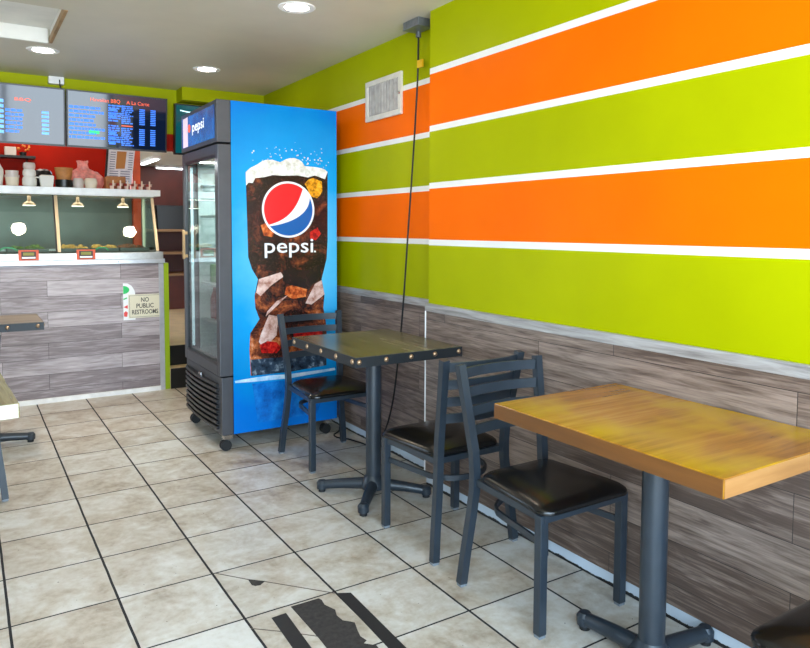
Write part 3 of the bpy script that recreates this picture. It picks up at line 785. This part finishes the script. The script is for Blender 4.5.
def left_menu(t, W, h):
    # visible part is the right-hand half of this board
    rows(t, 'menu_rows', [(-.02,.10,.07,.24,6,1), (-.30,-.10,.05,.30,8,1)], M['scr_blue'])
    rows(t, 'price_rows', [(.20,.245,.07,.24,6,0), (-.075,-.03,.06,.30,7,0)], M['scr_pale'])
    text_mb('BBQ', lambda u, v: (.085+u, -.003, .292+v), .030, .10).build('menu_title', M['scr_red'], t)
    text_mb('Hawaiian BBQ', lambda u, v: (-.16+u, -.003, .335+v), .032, .20).build('menu_title', M['scr_red'], t)
def right_menu(t, W, h):
    rows(t, 'menu_rows', [(-.33,-.09,.06,.30,8,1), (-.07,.03,.20,.325,7,1), (-.07,.03,.05,.18,8,1)], M['scr_blue'])
    rows(t, 'price_rows', [(-.085+.02,-.035+.02,.22,.30,3,0), (-.065,-.02,.03,.14,3,0), (.145,.185,.19,.31,9,0), (.225,.262,.19,.31,9,0), (.145,.185,.04,.165,9,0), (.225,.262,.04,.165,9,0)], M['scr_blue'])
    rows(t, 'item_rows', [(.02,.11,.19,.325,10,1), (.02,.11,.03,.165,10,1)], M['scr_blue'])
    text_mb('Hawaiian BBQ', lambda u, v: (-.09+u, -.003, .335+v), .038, .20).build('menu_title', M['scr_red'], t)
    text_mb('A La Carte', lambda u, v: (.135+u, -.003, .335+v), .036, .16).build('menu_title', M['scr_red'], t)
    MB().box((.02,-.003,.174), (.10,-.0024,.180)).build('menu_rule', M['scr_red'], t)
    MB().box((-.20,-.003,.105), (-.13,-.0024,.128)).build('menu_stamp', M['scr_green'], t)
screen('menu_screen', 'glossy menu screen over the counter, at the left picture edge', -.06, .636, 1.888, 2.287, 5.53, 5.48, M['screen'], left_menu)
screen('menu_screen', 'glossy menu screen over the counter with long blue price columns', .644, 1.336, 1.888, 2.287, 5.53, 5.48, M['screen'], right_menu)
def teal(t, W, h):
    MB().sweep([(-W+.04,-.003,h-.05), (-W+.09,-.003,h-.058), (-W+.16,-.003,h-.06)], .004, .008).build('wave_mark', M['scr_white'], t)
screen('display_screen', 'teal lit screen on the green wall partly behind the cooler header', 1.412, 1.95, 1.885, 2.275, 5.60, 5.56, M['screen_teal'], teal)
t = thing('outlet_box', 'small white electrical box at the ceiling above the gap between menu screens', 'electrical box', (.595,5.61,2.335))
MB().box((-.05,-.02,0), (.05,.03,.052), .003).build('housing', M['white_paint'], t)
MB().sweep([(.02,-.022,.03), (.022,-.026,-.01), (.035,-.02,-.045)], .005, n=6).build('lead', M['cord'], t)

# ------------------------------------------------------------------ service counter
t = thing('service_counter', 'wood-plank fronted service counter with pale metal trims along the back', 'counter', (.2,5.80,0))
CX = .2
b = lambda m, x0, x1, y0, y1, z0, z1, bev=0: m.box((x0-CX,y0-5.80,z0), (x1-CX,y1-5.80,z1), bev)
m = MB(); b(m, -1.2,1.325,5.812,6.42,.03,1.033); m.build('body', M['cream'], t)
m = MB(); b(m, -1.2,1.325,5.803,5.812,.035,1.030); m.build('front_panel', M['wood_counter'], t)
m = MB(); b(m, 1.325,1.362,5.795,5.83,.0,1.030); m.build('corner_trim', M['alum'], t)
m = MB(); b(m, 1.364,1.402,5.800,6.42,.0,1.030); m.build('end_panel', M['lime_trim'], t, label='lime green end panel')
m = MB(); b(m, -1.2,1.325,5.785,5.815,.0,.035); m.build('toe_trim', M['white_paint'], t)
m = MB(); b(m, -1.2,1.372,5.785,6.42,1.033,1.066,.002); m.build('counter_edge', M['alum'], t)
m = MB(); b(m, -1.2,1.362,5.792,6.40,1.0665,1.120,.003); m.build('ledge', M['steel'], t)
m = MB()
for x in (.32,.56,.80,1.02): m.cyl((x-CX,-.0165,1.049), (x-CX,-.0145,1.049), .006, n=8)
m.build('screw', M['galv'], t)

# glass display case on the counter
t = thing('display_case', 'glass food display case with white top shelf standing on the counter', 'display case', (.2,5.80,1.12))
zz = 1.12; ZT0 = 1.567
L = lambda x, y, z: (x-CX, y-5.80, z-zz)
yb, yt = 5.846, 6.027
def yfront(z): return yb+(yt-yb)*(z-zz)/(ZT0-zz)
m = MB(); m.box(L(-1.2,6.0,ZT0), L(1.345,6.40,1.574)); m.box(L(-1.2,5.985,1.574), L(1.392,6.40,1.624), .003); m.build('top_shelf', M['white_paint'], t)
m = MB(); m.prism([(yb+.006-5.8,0), (yb+.012-5.8,0), (yt+.012-5.8,ZT0-zz), (yt+.006-5.8,ZT0-zz)], 1.32+1.2, lambda u, v, w: (-1.2-CX+w, u, v)); m.build('front_glass', M['glass'], t)
m = MB(); m.prism([(yb+.02-5.8,.004), (6.36-5.8,.004), (6.36-5.8,ZT0-zz-.004), (yt+.02-5.8,ZT0-zz-.004)], .006, lambda u, v, w: (1.332-CX+w, u, v)); m.build('end_glass', M['glass'], t)
for x in (.614, 1.331):
    MB().sweep([L(x,yb+.003,zz+.008), L(x,yt,ZT0-.006)], .022, .012, up=(0,1,0)).build('front_post', M['brass_steel'], t)
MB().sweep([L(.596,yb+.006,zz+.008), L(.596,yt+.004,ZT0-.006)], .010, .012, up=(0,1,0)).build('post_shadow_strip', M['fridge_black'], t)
MB().box(L(1.322,6.355,zz), L(1.345,6.38,ZT0)).build('rear_post', M['brass_steel'], t)
for p in ((1.340,6.05,1.53), (1.340,5.93,1.19), (1.340,6.02,1.14)):
    MB().cyl(L(p[0]-.004,p[1],p[2]), L(p[0]+.010,p[1],p[2]), .012, n=12).build('glass_clamp', M['chrome'], t, True)
MB().box(L(-1.2,6.34,zz), L(1.32,6.36,zz+.02)).build('rear_rail', M['steel'], t)
MB().box(L(-1.2,5.865,zz+.0006), L(1.32,6.335,zz+.004)).build('deck', M['case_deck'], t)

lamp0 = None
for x, lab in ((.445,'dome heat lamp inside the case left of the middle post'), (.792,'dome heat lamp inside the case just right of the middle post'), (1.137,'dome heat lamp inside the case close to its right end')):
    if lamp0 is None:
        M['lamp_shade'] = simple('bronze_lamp_shade', (140,116,92), .4, .5)
        lamp0 = thing('heat_lamp', lab, 'lamp', (x,6.20,1.487))
        MB().lathe([(.049,0),(.047,.008),(.034,.022),(.016,.032),(.012,.05),(.012,.08),(0,.08)], n=24).build('shade', M['lamp_shade'], lamp0, True)
        MB().lathe([(0,-.004),(.042,-.003),(.046,.0005),(0,.001)], n=24).build('bulb', M['heat'], lamp0, True)
    else: copy_thing(lamp0, lab, (x,6.20,1.487))
def pan(label, x0, x1, food):
    t = thing('food_pan', label, 'food pan', ((x0+x1)/2,6.16,1.1246)); W = (x1-x0)/2
    m = MB(); m.box((-W,-.13,0), (W,.13,.004)); m.box((-W,-.13,.004), (W,-.126,.026)); m.box((-W,.126,.004), (W,.13,.026)); m.box((-W,-.126,.004), (-W+.004,.126,.026)); m.box((W-.004,-.126,.004), (W,.126,.026))
    m.build('tray', M['pan'], t)
    rn = random.Random(int(x0*100)+9); m = MB()
    for i in range(26):
        x = rn.uniform(-W+.03,W-.03); y = rn.uniform(-.10,.10); r = rn.uniform(.018,.03)
        hh = rn.uniform(.02,.045); m.lathe([(0,.004),(r,.008),(r*1.05,.012+hh*.4),(r*.75,.012+hh*.8),(r*.3,.012+hh),(0,.012+hh)], (x,y,0), 9)
    f = m.build('food', food, t, True); f['kind'] = 'stuff'
pan('steel pan of green food behind the glass left of the middle post', .28, .56, M['food_g'])
pan('steel pan of yellow food behind the glass right of the middle post', .64, .86, M['food_y'])
pan('steel pan of golden food in the middle of the right glass pane', .87, 1.07, M['food_y'])
pan('steel pan of brown food at the right end of the glass case', 1.08, 1.30, M['food_b'])
def tongs(label, x, y, L1, z):
    t = thing('serving_spoon', label, 'utensil', (x,y,z))
    MB().sweep([(-.03,.0,.0), (.0,.0,.018), (.05,.0,.016), (L1,0,-.006)], .008, .010).build('handle', M['green_plastic'], t)
    MB().lathe([(0,0),(.022,.004),(.026,.014),(.024,.014),(0,.004)], (-.045,0,-.008), 14).build('bowl', M['green_plastic'], t, True)
tongs('green serving spoon lying behind the glass at the left picture edge', .255, 5.91, .09, 1.145)
tongs('green serving spoon lying behind the glass near the right label card', .90, 5.91, .07, 1.140)

for x, lab in ((.404,'orange label card on the counter ledge left of the middle post'), (.790,'orange label card on the counter ledge right of the middle post')):
    t = thing('label_sign', lab, 'label', (x,5.8115,1.119))
    R = Matrix.Rotation(math.radians(-14), 3, 'X')
    m = MB(); m.box((-.066,-.022,-.048), (.066,-.019,.028), .0015); m.build('card', M['label_orange'], t)
    c = t.children[0]
    MB().box((-.048,-.0228,-.040), (.048,-.0221,.018)).build('print', M['label_dark'], c)
    MB().box((-.036,-.0235,-.012), (.036,-.0229,.010)).build('print', M['label_green'], c)
    MB().box((-.044,-.0235,-.034), (.044,-.0229,-.022)).build('print', M['white_ink'], c)

# sign and sticker on the counter front
YF = 5.803
t = tag(MB().prism([(1.052,.585),(1.052,.878),(1.085,.876),(1.115,.858),(1.135,.825),(1.142,.80),(1.142,.585)], .0012, lambda u, v, w: (u, YF-w, v)).build('logo_sticker', M['white_ink']),
    'white logo sticker with green and red marks, half covered by the restroom sign', 'sticker')
MB().prism([(1.054+.045*math.cos(a)*(.6 if math.cos(a) < 0 else 1), .825+.032*math.sin(a)) for a in [2*PI*i/18 for i in range(18)] if True], .0006, lambda u, v, w: (max(u,1.053), YF-.0013-w, v)).build('green_mark', M['green_ink'], t)
MB().prism([(1.054,.745),(1.082,.757),(1.080,.766),(1.054,.757)], .0006, lambda u, v, w: (u, YF-.0013-w, v)).build('green_mark', M['green_ink'], t)
MB().prism([(1.053,.69),(1.085,.705),(1.085,.675)], .0006, lambda u, v, w: (u, YF-.0013-w, v)).build('red_mark', M['red_ink'], t)
MB().prism([(1.056,.615),(1.080,.612),(1.084,.645),(1.070,.658),(1.055,.645)], .0006, lambda u, v, w: (u, YF-.0013-w, v)).build('red_mark', M['red_ink'], t)
t = thing('wall_sign', 'ivory NO PUBLIC RESTROOMS sign on the wood counter front', 'sign', (1.214,YF-.0014,.692))
MB().box((-.125,-.005,-.094), (.125,0,.094), .002).build('plate', M['ivory'], t)
m = MB(); s = .004
m.box((-.117,-.0058,-.086), (.117,-.0051,-.086+s*.5)); m.box((-.117,-.0058,.086-s*.5), (.117,-.0051,.086)); m.box((-.117,-.0058,-.086), (-.117+s*.5,-.0051,.086)); m.box((.117-s*.5,-.0058,-.086), (.117,-.0051,.086))
m.build('border', M['dark_ink'], t)
for s, z, w in (('NO',.034,.060), ('PUBLIC',-.014,.132), ('RESTROOMS',-.063,.200)):
    text_mb(s, lambda u, v, z=z: (u, -.0060, z+v), .050, w, bold=.0008).build('lettering', M['dark_ink'], t)

# ------------------------------------------------------------------ on the shelf of the display case
ZS = 1.624
def cup(r0, r1, h): return [(0,0),(r0,0),(r1,h),(r1+.004,h+.002),(r1-.002,h-.002),(r0-.002,.004),(0,.004)]
def lathe_thing(name, label, cat, loc, parts, group=None):
    t = thing(name, label, cat, loc, 0, group)
    for pn, prof, mat in parts: MB().lathe(prof, n=24).build(pn, mat, t, True)
    return t
lathe_thing('foam_tub', 'large white foam tub cut off by the left picture edge', 'container', (.220,6.12,ZS), [('body',[(0,0),(.045,0),(.055,.10),(.052,.13),(.035,.165),(0,.17)],M['foam_cup'])])
lathe_thing('deli_tub', 'cream deli tub with two stacked lids, second item on the glass case shelf', 'container', (.330,6.12,ZS), [('body',[(0,0),(.040,0),(.047,.07),(0,.07)],M['cream_tub']), ('lid',[(0,.0705),(.050,.0705),(.050,.088),(0,.088)],M['lid']), ('lid',[(0,.089),(.043,.089),(.045,.12),(0,.12)],M['lid'])])
def bowlstack(z, r, h, mat, label):
    return lathe_thing('foam_bowl', label, 'bowl', (.447,6.12,z), [('body',[(0,0),(r*.8,0),(r,h*.25),(r*1.0,h*.75),(r*.86,h),(0,h)],mat)])
bowlstack(ZS, .050, .078, M['foam_cup'], 'white foam bowl at the bottom of the three-high stack')
bowlstack(ZS+.0785, .046, .055, M['foam_cup'], 'white foam bowl in the middle of the three-high stack')
bowlstack(ZS+.134, .042, .052, M['lid'], 'pinkish clear bowl on top of the three-high stack')
t = thing('black_bag', 'crumpled black plastic bag behind the white takeout carton', 'bag', (.545,6.22,ZS))
m = MB(); rn = random.Random(2)
m.lathe([(0,0),(.075,0),(.085,.03),(.08,.09),(.06,.13),(.02,.142),(0,.14)], n=18)
for v in m.bm.verts: v.co += Vector((rn.uniform(-.008,.008), rn.uniform(-.006,.006), rn.uniform(0,.012)))
m.build('bag_body', M['black_plastic'], t, False)
t = thing('takeout_carton', 'white folded takeout carton in front of the black bag', 'carton', (.560,6.075,ZS))
m = MB(); m.prism([(-.040,0),(.040,0),(.050,.085),(-.050,.085)], .07, lambda u, v, w: (u, w-.035, v)); m.build('body', M['foam_cup'], t)
m = MB(); m.prism([(-.050,.0855),(.050,.0855),(.038,.093),(-.038,.093)], .066, lambda u, v, w: (u, w-.033, v)); m.build('flap', M['cream_tub'], t)
MB().box((-.078,-.005,.070), (-.050,.005,.078)).build('tab', M['foam_cup'], t)
lathe_thing('black_container', 'black round plastic container under the brown paper tub', 'container', (.685,6.10,ZS), [('body',[(0,0),(.060,0),(.066,.062),(0,.064)],M['black_plastic'])])
lathe_thing('paper_tub', 'brown paper tub standing on the black container', 'container', (.685,6.10,ZS+.0645), [('body',[(0,0),(.052,0),(.066,.088),(.068,.092),(0,.093)],M['kraft'])])
lathe_thing('deli_cup', 'small pinkish cup next to the black container', 'cup', (.785,6.08,ZS), [('body',[(0,0),(.036,0),(.042,.05),(.034,.078),(0,.08)],M['lid'])])
lathe_thing('deli_cup', 'round cream cup in front of the pink bag', 'cup', (.876,6.08,ZS), [('body',[(0,0),(.040,0),(.050,.045),(.046,.07),(.036,.082),(0,.084)],M['cream_tub'])])
t = thing('plastic_bag', 'pink translucent plastic bag bunched up on the glass case shelf', 'bag', (.842,6.24,ZS))
m = MB(); rn = random.Random(6); n = 22
prof = [(0,0),(.11,0),(.125,.05),(.12,.10),(.08,.135),(.035,.165),(.028,.205),(.03,.225),(0,.222)]
m.lathe(prof, n=n)
for v in m.bm.verts:
    k = v.co.z/.22
    v.co.x *= 1.25-.1*k; v.co.y *= .55
    v.co += Vector((rn.uniform(-.014,.014), rn.uniform(-.008,.008), rn.uniform(-.008,.012) if v.co.z > .01 else 0))
m.build('bag_body', M['pinkbag'], t)
MB().sweep([(-.10,-.02,.10), (-.15,-.03,.115), (-.19,-.03,.135)], .010, n=6, taper=[1,.8,.4]).build('knot_tail', M['pinkbag'], t, True)
t = thing('cardboard_box', 'small brown cardboard carton right of the pink bag', 'box', (1.075,6.20,ZS))
MB().box((-.075,-.07,0), (.075,.07,.105), .002).build('carton', M['card'], t)
MB().box((-.072,-.074,.105), (.072,-.060,.110)).build('flap', M['kraft'], t)
k0 = None
for i, x in enumerate((1.03,1.085,1.140,1.195,1.25,1.31)):
    if k0 is None:
        k0 = thing('paper_cup', 'red checked paper cup with a pale pick, in the row at the shelf end', 'cup', (x,6.03,ZS), 0, 'checked cups on the display shelf end')
        MB().lathe(cup(.019,.025,.045), n=14).build('body', M['red_check'], k0, True)
        MB().box((-.005,-.030,.0), (.005,-.0262,.07)).build('pick', M['stick'], k0)
    else:
        o = copy_thing(k0, k0['label'], (x,6.03,ZS))

# ------------------------------------------------------------------ kitchen beyond the counter
t = thing('wall_shelf', 'small black shelf on the red kitchen wall above the foam cups', 'shelf', (.40,7.195,1.925))
MB().box((-.25,-.14,0), (.17,0,.022), .003).build('board', M['black_plastic'], t)
MB().prism([(0,0),(-.10,0),(0,-.06)], .012, lambda u, v, w: (-.15+w, u, v)).build('bracket', M['black_plastic'], t)
MB().prism([(0,0),(-.10,0),(0,-.06)], .012, lambda u, v, w: (.10+w, u, v)).build('bracket', M['black_plastic'], t)
tag(MB().box((-.045,-.04,0), (.045,.04,.075), .004).build('napkin_box', M['lid'], None, False, (.375,7.12,1.9472)), 'pale little box on the black wall shelf', 'box')
t = thing('flower_pot', 'little pot of orange flowers on the black wall shelf', 'plant', (.475,7.12,1.9472))
MB().lathe([(0,0),(.022,0),(.03,.035),(0,.036)], n=14).build('pot', M['black_plastic'], t, True)
m = MB(); rn = random.Random(4)
for i in range(14):
    m.lathe([(0,-.012),(.011,0),(0,.012)], (rn.uniform(-.06,.06), rn.uniform(-.03,.02), rn.uniform(.045,.095)), 7)
m.build('blossom', M['flower'], t)['kind'] = 'stuff'
# tilted paper menu
t = thing('paper_menu', 'printed paper menu sheet hanging tilted beyond the counter shelf', 'poster', (1.288,7.02,1.72))
sk = lambda u, v, w: (u-.014+.10*(v-.15), -w, v)
MB().prism([(-.115,0),(.105,0),(.115,.36),(-.12,.36)], .003, sk).build('sheet', M['paper'], t)
m = MB()
for i in range(13):
    z = .03+i*.022
    for a, bq in ((-.095,-.02), (.0,.085)):
        if z > .13 and z < .30 and a == -.095: a, bq = -.1,-.055
        if z > .13 and z < .30 and a == .0: a, bq = .062,.10
        m.prism([(a,z), (bq,z), (bq,z+.009), (a,z+.009)], .001, lambda u, v, w: (sk(u, v, .0035+w)))
m.build('menu_text', M['ink'], t)
MB().prism([(-.045,.145),(.035,.15),(.04,.31),(-.045,.31)], .001, lambda u, v, w: sk(u, v, .0035+w)).build('picture', M['ochre'], t)
MB().prism([(-.135,0),(-.118,0),(-.123,.36),(-.14,.36)], .02, sk).build('board_edge', M['black_plastic'], t)
MB().box((-.01,.0,.34), (.0,.115,.36)).build('hanger', M['black_plastic'], t)
# back-room shelving
t = thing('shelving_unit', 'dark storage shelves with tan boards seen through the gap beside the cooler', 'shelves', (2.02,8.75,.34))
for x in (-.45, .45):
    MB().box((x-.02,-.2,0), (x+.02,.2,.93)).build('upright', M['black_plastic'], t)
for z in (.40, .66): MB().box((-.43,-.21,z), (.43,.2,z+.03), .003).build('board', M['shelf_wood'], t)
MB().box((-.47,-.21,.93), (.47,.2,.96), .003).build('board', M['shelf_wood'], t)
MB().box((-.43,.17,0), (.43,.2,.93)).build('back_panel', M['maroon'], t)
MB().box((-.43,-.195,0), (.43,-.18,.40)).build('front_panel', M['maroon'], t)
for x, w, lab in ((1.78,.14,'black storage bin on the tan top shelf nearest the counter end'), (2.12,.17,'black storage bin on the tan top shelf nearest the cooler')):
    t = thing('storage_bin', lab, 'bin', (x,8.72,1.3005))
    MB().prism([(-w*.9,0),(w*.9,0),(w,.27),(-w,.27)], .28, lambda u, v, q: (u, q-.14, v)).build('tub', M['black_plastic'], t)
    MB().box((-w-.006,-.146,.27), (w+.006,.146,.285), .003).build('rim', M['fridge_black'], t)
f0 = None
for x, y, lab in ((1.775,8.12,'white fluorescent ceiling light in the back room, the nearer one'), (2.36,8.86,'white fluorescent ceiling light in the back room, the farther one')):
    if f0 is None:
        f0 = thing('fluorescent_light', lab, 'ceiling light', (x,y,2.08), 0)
        MB().box((-.045,-.36,-.03), (.045,.36,0), .004).build('housing', M['white_paint'], f0)
        MB().box((-.022,-.34,-.042), (.022,.34,-.031), .004).build('tube', M['tube'], f0)
    else: copy_thing(f0, lab, (x,y,2.08), PI/2)

# ------------------------------------------------------------------ light
def area(name, loc, rot, size, energy, col, size_y=None, portal=False):
    l = bpy.data.lights.new(name, 'AREA'); l.energy = energy; l.color = col; l.size = size
    if size_y: l.shape = 'RECTANGLE'; l.size_y = size_y
    if portal: l.cycles.is_portal = True
    o = bpy.data.objects.new(name, l); COL.objects.link(o); o.location = loc; o.rotation_euler = rot; return o
area('window_portal', (-.13,-.70,1.275), (PI/2,0,0), 4.1, 1, (1,1,1), 2.05, True)
area('back_room_light', (1.9,8.2,2.03), (0,0,0), .5, 5, (1,.93,.84))
area('kitchen_fill', (.6,6.75,2.38), (0,0,0), .9, 7, (1,.93,.84))  # added area light without a visible lamp, brightens the kitchen
area('case_light', (.75,6.2,1.56), (0,0,0), 1.0, 2.0, (1,.94,.84), .1)
area('cooler_light', (1.40,4.36,1.72), (0,0,0), .5, 16, (.9,.97,1), .06)

w = bpy.data.worlds.new('World'); SC.world = w; w.use_nodes = True
nt = w.node_tree; bg = nt.nodes['Background']
tc = nt.nodes.new('ShaderNodeTexCoord'); sx = nt.nodes.new('ShaderNodeSeparateXYZ'); nt.links.new(tc.outputs['Generated'], sx.inputs[0])
rp = nt.nodes.new('ShaderNodeValToRGB'); mp = nt.nodes.new('ShaderNodeMapRange'); mp.inputs[1].default_value = -1; mp.inputs[2].default_value = 1
nt.links.new(sx.outputs[2], mp.inputs[0]); nt.links.new(mp.outputs[0], rp.inputs[0])
e = rp.color_ramp.elements; e[0].position = .40; e[0].color = (.74,.82,.88,1); e[1].position = .52; e[1].color = (.70,.86,1.0,1)
k = e.new(.75); k.color = (.50,.74,1.0,1)
nt.links.new(rp.outputs[0], bg.inputs[0]); bg.inputs[1].default_value = 10.0

# ------------------------------------------------------------------ camera
def cam_axes(yaw, pitch, roll):
    cy, sy, cp, sp = math.cos(yaw), math.sin(yaw), math.cos(pitch), math.sin(pitch)
    fw = Vector((sy*cp, cy*cp, sp)); r = Vector((cy,-sy,0)); u = r.cross(fw)
    cr, sr = math.cos(roll), math.sin(roll)
    return r*cr+u*sr, u*cr-r*sr, fw
r, u, fw = cam_axes(math.radians(32.34), math.radians(-3.40), math.radians(.225))
cd = bpy.data.cameras.new('camera'); cam = bpy.data.objects.new('camera', cd); COL.objects.link(cam)
cam.matrix_world = Matrix(((r.x,u.x,-fw.x,0), (r.y,u.y,-fw.y,0), (r.z,u.z,-fw.z,1.31), (0,0,0,1)))
cd.sensor_width = 36; cd.sensor_fit = 'HORIZONTAL'; cd.lens = 698*36/810; cd.shift_y = -53.2/810; cd.clip_start = .05
SC.camera = cam

SC.view_settings.view_transform = 'Standard'; SC.view_settings.look = 'None'; SC.view_settings.gamma = 1
SC.view_settings.use_curve_mapping = False; SC.view_settings.exposure = 0.45
try:
    SC.cycles.use_denoising = True; SC.cycles.max_bounces = 8; SC.cycles.transparent_max_bounces = 12; SC.cycles.sample_clamp_indirect = 6
except Exception: pass
